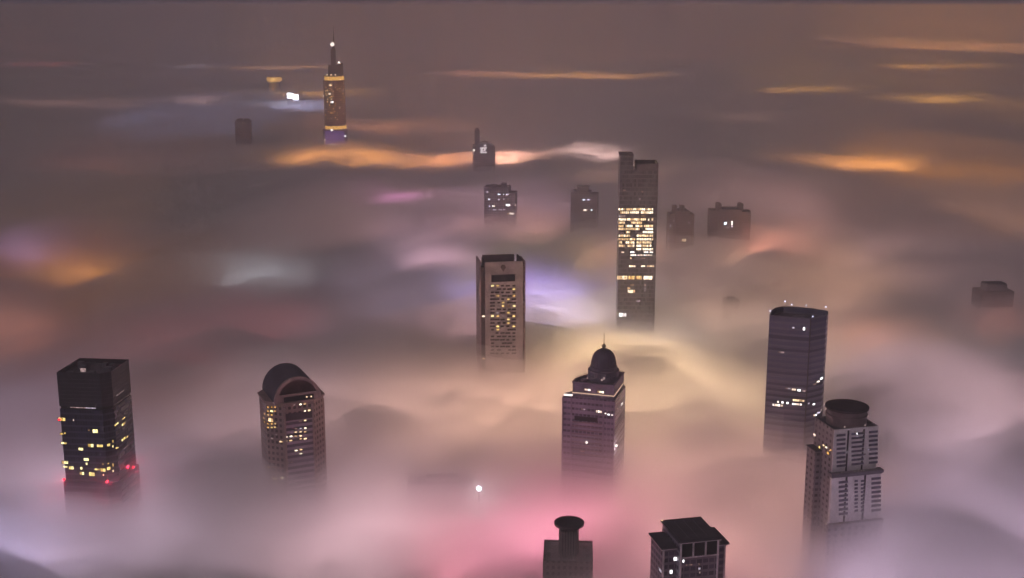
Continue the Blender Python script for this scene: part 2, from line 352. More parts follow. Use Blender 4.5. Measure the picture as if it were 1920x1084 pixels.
b.windows(*z, [(608, 518, 24, 18, 'warm'), (595, 590, 22, 12, 'warm'), (617, 657, 26, 14, 'white'), (680, 700, 14, 14, 'dim'), (705, 563, 20, 12, 'dim'), (705, 588, 10, 10), (720, 618, 10, 10, 'dim'), (580, 560, 10, 8), (600, 545, 8, 8), (575, 600, 10, 8),
  (566, 713, 10, 10, 'dim'), (612, 745, 18, 10), (640, 733, 16, 8), (608, 793, 26, 12, 'dim'), (580, 655, 10, 8), (566, 760, 8, 8), (600, 620, 10, 8), (590, 735, 10, 8), (650, 640, 8, 8, 'dim'), (690, 640, 8, 8),
  (618, 884, 20, 14, 'white'), (563, 963, 14, 14, 'white'), (722, 933, 20, 12, 'white'), (685, 935, 10, 6, 'dim'), (617, 1006, 42, 14, 'white'), (670, 1010, 14, 12, 'warm')], 'gold')
rn = random.Random(9)
for k in range(34): b.window(480 + rn.choice((568, 583, 598, 612, 628, 645, 662, 680, 697, 712, 724)) / 4.335, 40 + rn.uniform(500, 835) / 4.335, 9 / 4.335, 7 / 4.335, rn.choice(('gold', 'gold', 'warm', 'dimgold')))
for k in range(5): m = MB().box(-19 + k * 8, -12 + k * 8, -26.6, -25.9, zz(270), zz(244)); b.part('violet_glow_panel', m, LIT['violet'])  # glowing panels added for the violet light on the lower shaft
# ================================================================== D faint block
b = Bld('office_block', 'faint unlit hazy block left of the needle-masted skyscraper', 'building', (458, 262), 200, 4)
G1 = facade('grey_block_wall', (.14, .12, .14), (.05, .045, .06), 3.6, 3.2, .5, .6)
zz = lambda py: b.z(py)
roofed(b, rect(-17, 16, -15, 15), 0, zz(226), G1, par=2)
b.part('plant_room', MB().box(-12, -2, -8, 6, zz(226), zz(222)), G1); b.part('plant_room', MB().box(2, 13, -8, 6, zz(226), zz(222.5)), G1)
b.windows(420, 30, 3.872, [(140, 778, 20, 8, 'dim')])
# ================================================================== E gold-crowned tower in the fog
b = Bld('round_tower', 'distant tower top ringed by one wide gold band of light', 'tower', (515, 170), 196, 0)
zz = lambda py: b.z(py)
m = MB().lathe(0, 0, [(19, 0), (20, zz(153))], 32); b.part('wall', m, facade('gold_lit_wall', (.25, .17, .08), (.1, .07, .04), 4, 4), smooth=True); b.wall(rect(-16, 18, -20, 10), 0, 400)
m = MB().lathe(0, 0, [(23, zz(152.5)), (26, zz(150.5)), (26, zz(145.5)), (23, zz(144.5))], 40); b.part('lit_band', m, LIT['gold'], smooth=True)
m = MB().lathe(0, 0, [(24, zz(144.4)), (21, zz(143)), (6, zz(142))], 40); b.part('roof', m, ROOFM, smooth=True); b.glow(0, -31, zz(149), (1, .62, .2), 45000, 8)
b.windows(480, 40, 4.335, [(138, 553, 18, 26, 'gold'), (210, 540, 10, 30, 'dimgold'), (120, 500, 30, 8, 'dimgold')])
# ================================================================== F white-lit roof
b = Bld('floodlit_tower', 'distant tower top under a dazzling white lit roof sign', 'tower', (555, 196), 198, -20)
zz = lambda py: b.z(py)
roofed(b, rect(-22, 24, -14, 14), 0, zz(187), G1, par=1.5)
m = MB().box(-22, -2, -13, -11.5, zz(184), zz(174)); b.part('sign_board', m, LIT['flare'])
m = MB().box(-2, 16, -13, -11.5, zz(187), zz(176.5)); b.part('sign_board', m, LIT['flare'])
m = MB()
for x in (-20, -10, -3, 8, 15): m.box(x - .5, x + .5, -11.4, -10, zz(188), zz(177))
b.part('sign_frame', m, STEEL); b.glow(-4, -17, zz(178), (.85, .88, 1), 90000, 6)
b.windows(480, 40, 4.335, [(350, 640, 24, 12, 'cool'), (400, 668, 14, 16, 'dim'), (320, 655, 12, 8, 'dim')])
# ================================================================== G slab with fin and sign
b = Bld('finned_tower', 'distant tower with a tall fin at its left and a white lit sign', 'tower', (907, 302), 200, 6)
zz = lambda py: b.z(py); GW = facade('slate_wall', (.13, .11, .13), (.06, .05, .07), 4, 3.5, .5, .7)
m = MB(); x0, x1 = -21, 21
S = [(x0, 0), (x1, 0), (x1, zz(275)), (x1 - 4, zz(270)), (3, zz(265)), (x0, zz(272))]
m.add([(x, -14, q) for x, q in S] + [(x, 14, q) for x, q in S], [(0, 1, 2, 3, 4, 5), (11, 10, 9, 8, 7, 6)] + [(i, i + 6, (i + 1) % 6 + 6, (i + 1) % 6) for i in range(6)])
b.part('wall', m, GW); b.wall(rect(x0, x1, -14, 14), 0, 300)
m = MB().box(-17, -8, -6, 6, zz(275), zz(243)); m.prism(rect(-16, -9, -5, 5), zz(243), zz(239), top=rect(-13, -11, -2, 2)); b.part('fin', m, GW)
WS = LIT['dim']; SG = mat('sign_white', (.2, .2, .2), .5, (235, 222, 228), 1.0)
m = MB(); u = b.mpp
def sg(x0_, x1_, y0_, y1_):   # strokes of the sign, in zoomed photo pixels
    X = lambda q: (860 + q / 10.84 - 907) * 1.02 + .3; m.box(X(x0_), X(x1_), -14.9, -14.1, zz(220 + y1_ / 10.84), zz(220 + y0_ / 10.84))
sg(418, 556, 594, 622); sg(432, 475, 622, 690); sg(500, 535, 622, 655); sg(425, 556, 682, 712); sg(500, 545, 540, 578); sg(475, 520, 655, 668)
b.part('sign', m, SG)
b.windows(860, 220, 10.84, [(445, 420, 28, 34, 'dim')]); b.lamp(-20, -15, zz(282), 2.1, 'white', 'beacon'); b.lamp(-7, -7, zz(259), 1.1, 'dim', 'beacon')
# ================================================================== H lit block
b = Bld('apartment_tower', 'stepped grey apartment block dotted with about twenty white lit windows', 'building', (939, 405), 200, -8)
zz = lambda py: b.z(py); HW = facade('dusky_wall', (.15, .13, .17), (.05, .045, .07), 3.3, 3.3, .55, .6)
roofed(b, rect(-22, 13, -13, 13), 0, zz(349), HW, par=1.5); roofed(b, rect(13.05, 22, -11, 11), 0, zz(359), HW, par=1.5, name='side_wall')
b.part('plant_room', MB().box(1, 8, -4, 4, zz(350), zz(343)), HW); b.part('plant_room', MB().box(-14, -6, -3, 6, zz(350), zz(346.5)), HW)
b.windows(860, 220, 4.927, [(266, 690, 18, 14), (285, 657, 10, 10, 'dim'), (283, 758, 20, 14), (374, 712, 28, 9), (415, 712, 10, 9), (452, 712, 28, 10), (372, 760, 20, 10), (417, 757, 16, 10), (457, 757, 16, 10, 'dim'), (285, 822, 16, 10),
  (322, 820, 28, 13, 'white'), (415, 815, 8, 16, 'dim'), (455, 812, 44, 18, 'white'), (513, 797, 10, 12, 'dim'), (332, 855, 34, 9), (385, 855, 30, 8), (420, 853, 24, 7), (490, 890, 46, 16, 'white'), (455, 892, 18, 9, 'warm'), (372, 680, 16, 8, 'dim'), (283, 855, 14, 7, 'dim')], 'cool')
b.lamp(-22, -13, zz(349), .9, 'dim', 'roof_lamp'); b.lamp(12, -12, zz(348), .9, 'dim', 'roof_lamp')
# ================================================================== I
b = Bld('apartment_tower', 'faint grey block with five lit windows, just left of the skyscraper with lit floors', 'building', (1096, 417), 200, -10)
zz = lambda py: b.z(py); IW = facade('mauve_wall', (.15, .125, .14), (.055, .045, .055), 3.3, 3, .5, .55)
roofed(b, rect(-18, 8, -12, 12), 0, zz(357.5), IW, par=1.2); roofed(b, rect(8.05, 18, -13, 8), 0, zz(361), IW, par=1, name='side_wall')
m = MB().box(-10, 5, -7, 7, zz(358), zz(350)); m.box(-11, 6, -8, 8, zz(350), zz(349)); b.part('plant_room', m, IW)
b.windows(860, 220, 4.927, [(1157, 762, 24, 12), (1203, 762, 26, 12), (1168, 858, 36, 17, 'white'), (1228, 857, 14, 14), (1158, 907, 18, 8, 'dim')], 'cool')
# ================================================================== K, L residential
b = Bld('apartment_tower', 'narrow faint block with two close roof turrets, immediately right of the lit skyscraper', 'building', (1275, 450), 200, 4)
zz = lambda py: b.z(py); KW = facade('taupe_wall', (.16, .13, .13), (.06, .05, .055), 3.1, 3, .5, .5)
roofed(b, rect(-16, -9, -9, 9), 0, zz(399), KW, par=1); roofed(b, rect(-8.95, 8, -12, 11), 0, zz(393), KW, par=1, name='centre_wall'); roofed(b, rect(8.05, 15.5, -9, 9), 0, zz(400), KW, par=1, name='side_wall')
for x0 in (-11, -1.5):
    m = MB().box(x0, x0 + 5, -4, 4, zz(400), zz(386)); m.box(x0 - .4, x0 + 5.4, -4.4, 4.4, zz(386), zz(385)); b.part('turret', m, KW)
m = MB().box(6, 11, -3, 4, zz(400), zz(395)); b.part('plant_room', m, KW)
b.windows(1230, 360, 9.6, [(595, 560, 36, 36, 'dim'), (262, 612, 22, 50, 'dim'), (225, 833, 46, 40, 'dim'), (500, 868, 76, 44, 'warm'), (320, 520, 20, 40, 'dim')], 'dim')
b = Bld('apartment_tower', 'wide faint block with widely spaced roof turrets and a bright window cluster', 'building', (1366, 440), 200, -3)
zz = lambda py: b.z(py)
roofed(b, rect(-26.5, -16, -10, 12), 0, zz(393), KW, par=1); roofed(b, rect(-15.95, 14, -13, 12), 0, zz(390), KW, par=1, name='centre_wall'); roofed(b, rect(14.05, 26.5, -9, 12), 0, zz(395), KW, par=1, name='side_wall')
for x0 in (-18, 10):
    m = MB().box(x0, x0 + 7, -5, 5, zz(394), zz(381.5)); m.box(x0 + .5, x0 + 5, -4, 4, zz(381.5), zz(380)); b.part('turret', m, KW)
b.windows(1230, 360, 9.6, [(1248, 568, 46, 48, 'cool'), (1368, 540, 36, 34, 'white'), (1368, 580, 34, 34, 'white'), (1368, 620, 30, 30, 'cool'), (1285, 640, 44, 24, 'dim'), (1548, 530, 50, 24, 'dim'), (1340, 530, 20, 14, 'dim')], 'cool')
# ================================================================== J tall lit slab
b = Bld('skyscraper', 'slender skyscraper with a notched top and brightly lit floors across its middle', 'skyscraper', (1157, 603), 200, -2, (-17.5, -15))
JW = facade('grey_glass_wall', (.085, .08, .098), (.085, .082, .10), 4, 1.8, .75, .9, .45)
zz = lambda py: b.z(py, 0, -15); P = rect(-17.5, 17.5, -15, 15)
zr = zz(312); BUMPS.append((b.x, b.y, 80, 13))
roofed(b, P, 0, zz(320), JW, par=1, rname='notch_floor'); b.wall(P, 0, 500)
m = MB().prism(rect(-17.5, -5.5, -15, 15), zz(320), zz(293)); b.part('roof_block', m, JW)
m = MB().prism(rect(-18, -5, -15.5, 15.5), zz(293), zz(291.5)); b.part('roof_block_cap', m, ROOF)
m = MB()
for a_ in ((-2.5, 17.5, -15, -14.2), (-2.5, 17.5, 14.2, 15), (-2.5, -1.7, -14.2, 14.2), (16.7, 17.5, -14.2, 14.2)): m.box(*a_, zz(320), zz(307))
b.part('roof_screen', m, ROOF)
m = MB().box(-12, -9, -2, 2, zz(291.5), zz(290)); b.part('antenna_base', m, STEEL)
m = MB().lathe(-10.5, 0, [(.3, zz(290)), (.1, zz(286))], 6); b.part('antenna', m, STEEL)
J = [(369, '148-185 190-225 228-300 305-345'), (387, '148-210 214-345'), (407, '150-188'), (426, '148-190 194-345'), (444, '148-185 220-283'), (463, '148-230 234-285 292-345'), (480, '148-280 300-345'),
     (498, '190-215 285-345'), (518, '148-215 250-345'), (538, '148-245 250-345'), (556, '150-240 250-345'), (575, '150-185 190-240 250-345'), (594, '248-345'), (611, '166-182 215-240 290-345'), (628, '215-250 255-340'),
     (645, '215-225'), (690, '207-245 277-300 310-348')]
k = 'warm'
for y, segs in J:
    for s_ in segs.split():
        a_, c_ = map(float, s_.split('-')); dimm = y in (407, 611, 628)
        b.window(1110 + (a_ + c_) / 2 / 3.012, 270 + y / 3.012, (c_ - a_) / 3.012, (12 if y < 600 else 9) / 3.012, 'warm' if not dimm else ('dim' if y == 407 else 'white'), 'lit_floor')
for a_, c_ in ((140, 200), (205, 240), (245, 280), (290, 340)): b.window(1110 + (a_ + c_) / 6.024, 270 + 755 / 3.012, (c_ - a_) / 3.012, 20 / 3.012, 'warm' if a_ in (140, 290) else 'gold', 'lit_floor')
b.windows(1110, 270, 3.012, [(221, 832, 42, 16, 'warm'), (208, 814, 16, 12, 'warm'), (299, 797, 10, 12, 'dim'), (299, 822, 6, 22, 'dim'), (259, 887, 26, 10, 'dim'), (172, 965, 42, 20, 'white'), (182, 262, 14, 9, 'dim'), (285, 270, 12, 8, 'dim'), (270, 312, 9, 11, 'dim'),
  (303, 350, 8, 8, 'dim'), (288, 407, 26, 7, 'dimgold'), (226, 796, 22, 6, 'dimgold'), (286, 645, 30, 7, 'dim')])
# ================================================================== M, N sunk tops
b = Bld('office_block', 'low dark stepped rooftop breaking the fog at the far right edge', 'building', (1862, 556), 200, 5); BUMPS.append((b.x, b.y - 10, 60, 3))
zz = lambda py: b.z(py)
roofed(b, rect(-17, 17, -10, 12), 0, zz(543), STEEL, par=1); m = MB().box(-10.5, 11, -6, 8, zz(543), zz(532)); b.part('plant_room', m, ROOFM)
m = MB().box(-10, 10.5, -5.5, 7.5, zz(532), zz(530)); b.part('plant_room_roof', m, ROOF); clutter(b, 11.5, 16, -8, 9, zz(542), 8, 3, 3)
b = Bld('office_block', 'barely visible small rooftop sunk in fog below the wide turreted block', 'building', (1370, 566), 186, 0)
roofed(b, rect(-8, 8, -8, 8), 0, 189, G1, par=1); m = MB().box(-4, 4, -4, 4, 188.5, 191); b.part('plant_room', m, ROOFM)
b = Bld('office_block', 'wide shadowy roof sunk in pinkish fog left of the white floodlight', 'building', (826, 905), 178, 3)
roofed(b, rect(-22, 22, -9, 9), 0, 181, G1, par=1); m = MB().box(-10, 12, -4, 4, 180, 183); b.part('plant_room', m, ROOFM)
# ================================================================== O framed tower with grid
b = Bld('framed_tower', 'rose stone tower with a diamond emblem above a grid of yellow and dark windows', 'tower', (909.5, 492), 289, 9, (-15.5, -12))
OW = mat('rose_stone', (.27, .235, .25), .75, scale=.08); OD = mat('dark_reveal', (.07, .05, .055), .6)
OS = facade('rose_side_wall', (.22, .165, .175), (.09, .07, .08), 3.8, 3, .45, .5)
P = rect(-15.5, 15.5, -12, 13); zt = 289
b.wall(P, 0, 320)
m = MB().box(-14.5, 14.5, -10.5, 13, 0, zt - 8); b.part('wall', m, OD)
m = MB().box(-15.5, 15.5, -12, -10.6, 0, zt); b.part('front_frame', m, OW)
for x0, x1 in ((-19.5, -18.3), (17.2, 18.2)):
    m = MB().box(x0, x1, -8, 15, 0, zt - (0 if x0 < 0 else 1)); b.part('side_fin', m, OS)
m = MB().box(-18.2, -14.6, -7, 13, 0, zt - 5); m.box(14.6, 17.1, -7, 13, 0, zt - 5); b.part('side_bay', m, OD)
m = MB().box(-14.5, 12, 12, 13.6, zt - 8, zt + 1); m.box(-15.5, -14.55, -10.5, 10, zt - 12, zt - .5); m.box(14.55, 15.5, -10.5, 15, zt - 12, zt + .5); b.part('parapet_screen', m, mat('screen_dark', (.06, .045, .055), .7))
b.part('roof', MB().box(-14, 14, -10, 11.9, zt - 8, zt - 7), ROOF); masts(b, [(-8, 6, 6), (7, 2, 5)], zt - 7); BUMPS.append((b.x, b.y, 70, 13)); clutter(b, -10, 10, -6, 8, zt - 7, 9, 5, 4)
FY = -12
def fpt(X, Y):                                # point on the front frame from zoomed photo pixels
    return b.hit(860 + X / 4.3375, 450 + Y / 4.3375)
p, n_, e_ = fpt(362, 313); q0 = fpt(270, 313)[0]; q1 = fpt(458, 313)[0]
zs0, zs1 = fpt(362, 340)[0].z, fpt(362, 286)[0].z
m = MB().box(q0.x, q1.x, FY - .1, FY - .02, zs0, zs1); m.box(q0.x - .4, q1.x + .4, FY - .5, FY - .11, zs1, zs1 + .5); m.box(q0.x - .4, q0.x, FY - .5, FY - .11, zs0, zs1)
b.part('dark_slot', m, [DARKGLASS])
p = fpt(362, 225)[0]; r_ = 2.3
m = MB(); v = [(p.x - r_, 0, p.z + .3), (p.x - r_ * .5, 0, p.z + r_), (p.x + r_ * .5, 0, p.z + r_), (p.x + r_, 0, p.z + .3), (p.x, 0, p.z - r_ * 1.5)]
v = [(a_, FY - .35, c_) for a_, _, c_ in v[::-1]] + [(a_, FY - .01, c_) for a_, _, c_ in v[::-1]]
m.add(v, [(0, 1, 2, 3, 4)[::-1]] + [(i, (i + 1) % 5, 5 + (i + 1) % 5, 5 + i) for i in range(5)]); b.part('emblem', m, OD)
lit = [(275, 375), (312, 372), (450, 393), (447, 443), (312, 449), (413, 494), (378, 522), (376, 546), (413, 546, 'dimgold'), (450, 544), (312, 525, 'dim'), (413, 595), (450, 619), (312, 602, 'dim'), (273, 626), (310, 626),
       (345, 624, 'dim'), (413, 647), (413, 668), (448, 692), (308, 700), (310, 726)]
pit = 27.5; used = set(); RW = 21
gridw = {}
for L_ in lit:
    r0 = round((L_[1] - 372) / pit); c0 = round((L_[0] - 275) / 43.5)
    gridw[(r0, c0)] = L_[2] if len(L_) > 2 else 'yellow'
rnd = random.Random(4)
for r0 in range(RW):
    for c0 in range(5):
        sh = 0 if (r0, c0) in gridw else (9 if r0 % 2 else -6) * (c0 not in (0, 4)); kk = gridw.get((r0, c0))
        h_ = fpt(275 + c0 * 43.5 + sh, 372 + pit * r0)
        if not h_: continue
        if not kk and rnd.random() < .06: continue
        b.win_at(h_[0], h_[1], 2.4 if kk else rnd.choice((2.4, 3.4, 3.9)), 1.45 if kk else 1.25, kk or DARKGLASS)
m = MB()
for X in (200,):
    pass
for ly_, pz in ((-8.05, 593.5), (-8.05, 673)):
    hx = -16.4; z_ = b.z(pz, hx, -8); n2 = Vector((0, -1, 0)); b.win_at(Vector((hx, -7, z_)), n2, 2.2, 1.5, 'warm')
for pz in (567, 584):
    z_ = b.z(pz, 16, -8); b.win_at(Vector((15.9, -7, z_)), Vector((0, -1, 0)), 1.6, 1.3, 'dim')
# ================================================================== P domed tower
b = Bld('domed_tower', 'stepped plum-coloured tower with a dark dome and thin spire on its roof', 'tower', (1153, 757), 246, -17, (17, -16))
PW = facade('plum_wall', (.155, .145, .20), (.075, .07, .105), 3.8, 2.6, .4, .8); PD = mat('plum_stone', (.18, .165, .23), .7); PDK = mat('dome_metal', (.10, .09, .135), .45)
zt = 246; zl = b.z(742, -17, -16)
P = [(-17, -16), (17, -16), (17, 16), (4, 16), (-9, 2), (-17, -10)]
roofed(b, P, 0, zl, PW, par=.8, name='wall', rname='terrace'); b.wall(P, 0, zl)
T1 = [(-10.8, -15), (16, -15), (16, 15), (5, 15), (-6.4, 2), (-10.8, -8)]; zt1 = b.z(717.5, -10, -15)
m = MB().prism(T1, zl - .8, zl + 2.2); b.part('tier_base', m, PD)
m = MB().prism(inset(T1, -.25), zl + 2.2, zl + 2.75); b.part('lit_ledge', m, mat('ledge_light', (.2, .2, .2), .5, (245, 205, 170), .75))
roofed(b, T1, zl + 2.75, zt1, PD, par=1.2, name='tier_wall', rname='tier_roof')
m = MB().prism(inset(T1, -.5), zt1, zt1 + .45); m2 = m
for k in range(0): pass
m = MB()
Q = inset(T1, -.45); Qi = inset(T1, .8)
v = [(x, y, zt1 + a_) for a_ in (0, .6) for x, y in Q] + [(x, y, zt1 + a_) for a_ in (0, .6) for x, y in Qi]
f = []; K = len(Q)
for i in range(K):
    j = (i + 1) % K; f += [(i, j, K + j, K + i), (K + i, K + j, 3 * K + j, 3 * K + i), (3 * K + i, 3 * K + j, 2 * K + j, 2 * K + i), (2 * K + i, 2 * K + j, j, i)]
b.part('cornice', m.add(v, f), PD)
m = MB()
for x in [q * 2.2 - 10 for q in range(12)]: m.box(x - .18, x + .18, -15.2, -15.02, zl + 3, zt1)
b.part('tier_pilasters', m, PD)
dx, dy = 5.0, 3.2; zd0 = zt1 - 1.2
zq = lambda py: b.z(py, dx, dy)
prof = [(10.2, zd0), (10.2, zq(702)), (9.7, zq(701.5)), (9.7, zq(694)), (10.1, zq(693.6)), (10.1, zq(692)), (8.9, zq(691)), (8.7, zq(686)), (8.1, zq(685.5)), (7.9, zq(678)), (7.2, zq(669)), (6, zq(662)), (4.2, zq(657)), (2.2, zq(654.5)), (.9, zq(653.5))]
b.part('drum', MB().lathe(dx, dy, prof[:6], 32), PD, smooth=True); do = b.part('dome', MB().lathe(dx, dy, prof[5:], 40), PDK, smooth=True)
m = MB()
for k in range(20):
    a_ = 2 * math.pi * k / 20; ca, sa_ = math.cos(a_), math.sin(a_)
    for (r0_, z0_), (r1_, z1_) in zip(prof[7:13], prof[8:14]): m.add([(dx + (r + o_) * ca - w_ * sa_, dy + (r + o_) * sa_ + w_ * ca, z_) for r, z_ in ((r0_, z0_), (r1_, z1_)) for o_, w_ in ((-.1, -.14), (.16, -.14), (.16, .14), (-.1, .14))], [(0, 1, 5, 4), (1, 2, 6, 5), (2, 3, 7, 6), (3, 0, 4, 7), (3, 2, 1, 0), (4, 5, 6, 7)])
b.part('dome_ribs', m, STEEL)
m = MB()
for k in range(16):
    a_ = 2 * math.pi * k / 16; cx_, cy_ = dx + 9.75 * math.cos(a_), dy + 9.75 * math.sin(a_); m.lathe(cx_, cy_, [(.45, zd0), (.45, zq(694))], 8)
b.part('colonnade', m, PD)
m = MB().lathe(dx, dy, [(1.2, zq(654)), (.9, zq(651)), (1.5, zq(650)), (1.3, zq(647.5)), (.5, zq(645.5)), (.22, zq(643)), (.16, zq(625))], 12); b.part('spire', m, STEEL, smooth=True)
for kx, ky, pz in ((-9, -2, 712), (14, -13, 708)): pass
b.wall(T1, zl, 300)
b.windows(1030, 610, 3.494, [(250, 422, 40, 14, 'white'), (335, 437, 44, 14, 'warm'), (222, 550, 28, 10, 'dim'), (323, 565, 42, 16, 'white'), (368, 577, 10, 8), (388, 585, 14, 10), (412, 588, 11, 8), (400, 560, 7, 6, 'dim'), (380, 560, 7, 6, 'dim'),
  (420, 560, 6, 6, 'dim'), (445, 545, 9, 9, 'dim'), (463, 550, 8, 8, 'dim'), (473, 516, 16, 14, 'white'), (215, 824, 30, 10, 'dim'), (450, 780, 8, 10, 'dim')], 'white')
m = MB().box(-16.5, -10.9, -15.6, -14.2, zl + .1, zl + .9); b.part('terrace_light', m, LIT['white'])
m = MB().box(-9, 6, -16.35, -16.02, b.z(790, 0, -16), b.z(782, 0, -16)); b.part('dark_slot', m, DARKGLASS)
m = MB()
for k in range(9): m.box(-11, 9, -16.5, -16.02, b.z(794 + k * 7.4, 0, -16), b.z(792.6 + k * 7.4, 0, -16))
b.part('balcony_bands', m, mat('balcony_slab', (.2, .15, .17), .7))
m = MB()
for x in (-17.2, -11.6, 9.4, 16.2): m.box(x, x + .9, -16.7, -16.02, 0, zl - 1)
b.part('corner_pier', m, PD)
h_ = b.hit(1030 + 245 / 3.494, 610 + 773 / 3.494)[0]; b.lamp(h_.x, h_.y - 1, h_.z, .8, 'white', 'facade_lamp')
for X, Y in ((432, 796), (505, 716)):
    h_ = b.hit(1030 + min(X, 495) / 3.494, 610 + Y / 3.494)
    if h_: b.lamp(h_[0].x + .6 * h_[1].x, h_[0].y + .6 * h_[1].y, h_[0].z, .85, 'white', 'corner_lamp'); b.glow(h_[0].x + 2.2 * h_[1].x, h_[0].y + 2.2 * h_[1].y, h_[0].z + .4, (1, .8, .75), 1500, 1)
b.lamp(dx - 9.5, dy - 5, zt1 - .8, .45, 'dim', 'dome_lamp'); b.lamp(dx + 1.5, dy - 10.6, zt1 + .2, .75, 'dim', 'dome_lamp')
m = MB().box(dx + 2.2, dx + 3.1, dy - 10.35, dy - 10.1, zq(703), zq(698)); b.part('dome_window', m, LIT['dim'])
clutter(b, -7.5, -5, -12, -4, zt1 - 1.2, 4, 4, 2.5); clutter(b, -3, 12, -13.5, -9, zt1 - 1.2, 14, 5, 2); rail(b, inset(T1, .5), zt1 + .6); masts(b, [(-8, -12, 4), (13, -11, 5)], zt1 - 1)
for x in (-9.5, -5, -.5, 4, 8.5, 13): b.lamp(x, -15.7, zl + 1.3, .26, 'dim', 'ledge_lamp')
BUMPS.append((b.x, b.y, 70, 11))
# ================================================================== Q curved glass tower
b = Bld('glass_tower', 'dark round-cornered glass tower with white roof lamps and a few lit floors', 'tower', (1443, 590), 296, -17, (-14.5, -12))
QW = facade('smoked_glass_wall', (.105, .108, .145), (.09, .09, .135), 3.9, 60, .62, 1, .4, .14)
P = [(-14.5, -13), (-2, -14.4), (11.5, -13.8), (20.6, -3), (21.6, 3), (21, 9), (12, 13.5), (0, 15), (-8, 14), (-12.5, 9), (-14.6, 1)]
zt = 296
roofed(b, P, 0, zt, QW, par=4.5)
bands(b, P, 150, zt - 18, 3.9, .35, .1, mat('spandrel', (.15, .15, .205), .5), 'floor_ledges'); masts(b, [(-9, 3, 3), (16, 2, 3)], zt - 4.5); BUMPS.append((b.x, b.y, 60, 7))
m = MB().box(11.2, 11.9, -14.3, -13.6, 0, zt - .5); b.part('corner_fin', m, DK)
z = 1420, 550, 7.225
for X, Y in ((375, 112), (465, 158), (355, 195), (455, 243), (662, 168), (650, 257), (765, 220), (750, 317), (930, 188), (175, 240)):
    x, y = un(z[0] + X / z[2], z[1] + Y / z[2] + 1, zt - (4 if X not in (375, 930, 175, 750) else 0)); q = b.loc((x, y, 0)); b.lamp(q.x, q.y, zt - (4 if X not in (375, 930, 175, 750) else 0), .5, 'cool', 'roof_lamp')
clutter(b, -6, 14, -6, 8, zt - 4.5, 12, 6, 4)
b.windows(*z, [(487, 465, 34, 22, 'cool'), (632, 480, 30, 40, 'white'), (320, 797, 90, 20, 'dim'), (670, 480, 20, 14, 'dim')])
b.windows(1400, 550, 2.26, [(175, 403, 22, 6, 'dim'), (200, 408, 18, 9, 'white'), (222, 411, 14, 9, 'white'), (242, 414, 14, 7, 'dim'), (219, 454, 52, 9, 'warm'), (152, 462, 50, 9, 'white'), (212, 470, 44, 8, 'white'), (130, 474, 46, 10, 'white'), (262, 467, 8, 7, 'dim'),
  (288, 385, 12, 8, 'dim'), (302, 374, 13, 8, 'white'), (316, 360, 12, 9, 'white'), (284, 470, 10, 8, 'white'), (290, 516, 14, 8, 'white'), (304, 506, 14, 8, 'cool'), (316, 494, 10, 10, 'dim')])
# ================================================================== R white banded tower with a drum
b = Bld('drum_topped_tower', 'pale tower with a broad round drum on its roof and a jutting ledge', 'tower', (1564.5, 806.5), 264, 14, (-13.5, -13))
RW_ = mat('white_panel', (.66, .60, .70), .6, scale=.3, var=.12); RL = facade('taupe_side_wall', (.20, .175, .19), (.10, .085, .10), 3.5, 4.2, .45, .45)
zt = 264; P = rect(-13.5, 13.5, -13, 9.5); zl = b.z(884, 0, -13)
roofed(b, rect(-13.5, 13.5, -12.4, 9.5), 0, zt, RL, par=.8); b.walls = []; b.wall(rect(-13.5, 13.5, -13, 9.5), zl, 300)
FR = MB().box(-13.5, 13.5, -13, -12.42, zl, zt)
b.part('front_panel', FR, RW_)
m = MB()
for x in (-4.9, 4.6): m.box(x - .55, x + .55, -13.06, -13.01, zl, zt - 1)
b.part('dark_groove', m, DARKGLASS)
zo = 1510, 730, 3.7375
def bandwin(rows, cols, wall, wd, hh):
    b.walls = [wall]
    for (X, wz) in cols:
        for Y in rows:
            h_ = b.hit(zo[0] + X / zo[2], zo[1] + Y / zo[2])
            if h_:
                p = h_[0]; m = MB().box(p.x - wz / 2, p.x + wz / 2, p.y - .12, p.y + .04, p.z - hh / 2, p.z + hh / 2)
                m.box(p.x - wz / 2 - .15, p.x + wz / 2 + .15, p.y - .3, p.y + .04, p.z - hh / 2 - .22, p.z - hh / 2 - .01, 1); b.part('window', m, [WG, RW_])
WG = mat('blue_grey_glass', (.11, .10, .15), .2, scale=.4, var=.5)
Wu = (rect(-13.5, 13.5, -13, 9.5), 0, 400); Wl = (rect(-14.2, 15.6, -15, 9.5), 0, 400)
bandwin([322, 353, 384, 416, 447, 477, 508, 536], [(250, 5.4)], Wu, 0, 1.3)
bandwin([310, 340, 371, 402, 432, 462, 492, 522], [(366, 7.4)], Wu, 0, 1.2)
bandwin([298, 328, 359, 389, 420, 451, 482, 512], [(476, 5.4)], Wu, 0, 1.3)
b.walls = [Wl]
m = MB().box(-14.2, 15.6, -15, -13.02, 0, zl - .8); b.part('lower_front', m, RW_)
m = MB().box(-15.2, 16.6, -16.4, -12, zl - .8, zl + .7); m.box(-14.7, 16.1, -15.8, -12.5, zl - 1.6, zl - .8); b.part('ledge', m, ROOFM)
m = MB()
for x in (-5.4, 6.0): m.box(x - .6, x + .6, -15.06, -15.01, 0, zl - 2)
b.part('dark_groove', m, DARKGLASS)
bandwin([650, 682, 714, 745, 777, 808, 840, 872], [(266, 5.6)], Wl, 0, 1.4)
bandwin([642, 668, 694, 720, 746, 772, 798, 824, 850], [(356, 2.0), (400, 2.0)], Wl, 0, 1.2)
bandwin([625, 657, 688, 719, 750, 782, 814, 846], [(496, 5.8)], Wl, 0, 1.4)
zl2 = b.z(979, 0, -15); m = MB().box(-16, 17.5, -17.6, -15.02, 0, zl2); m.box(-16.4, 17.9, -18, -15.02, zl2, zl2 + .8); b.part('podium', m, RL)
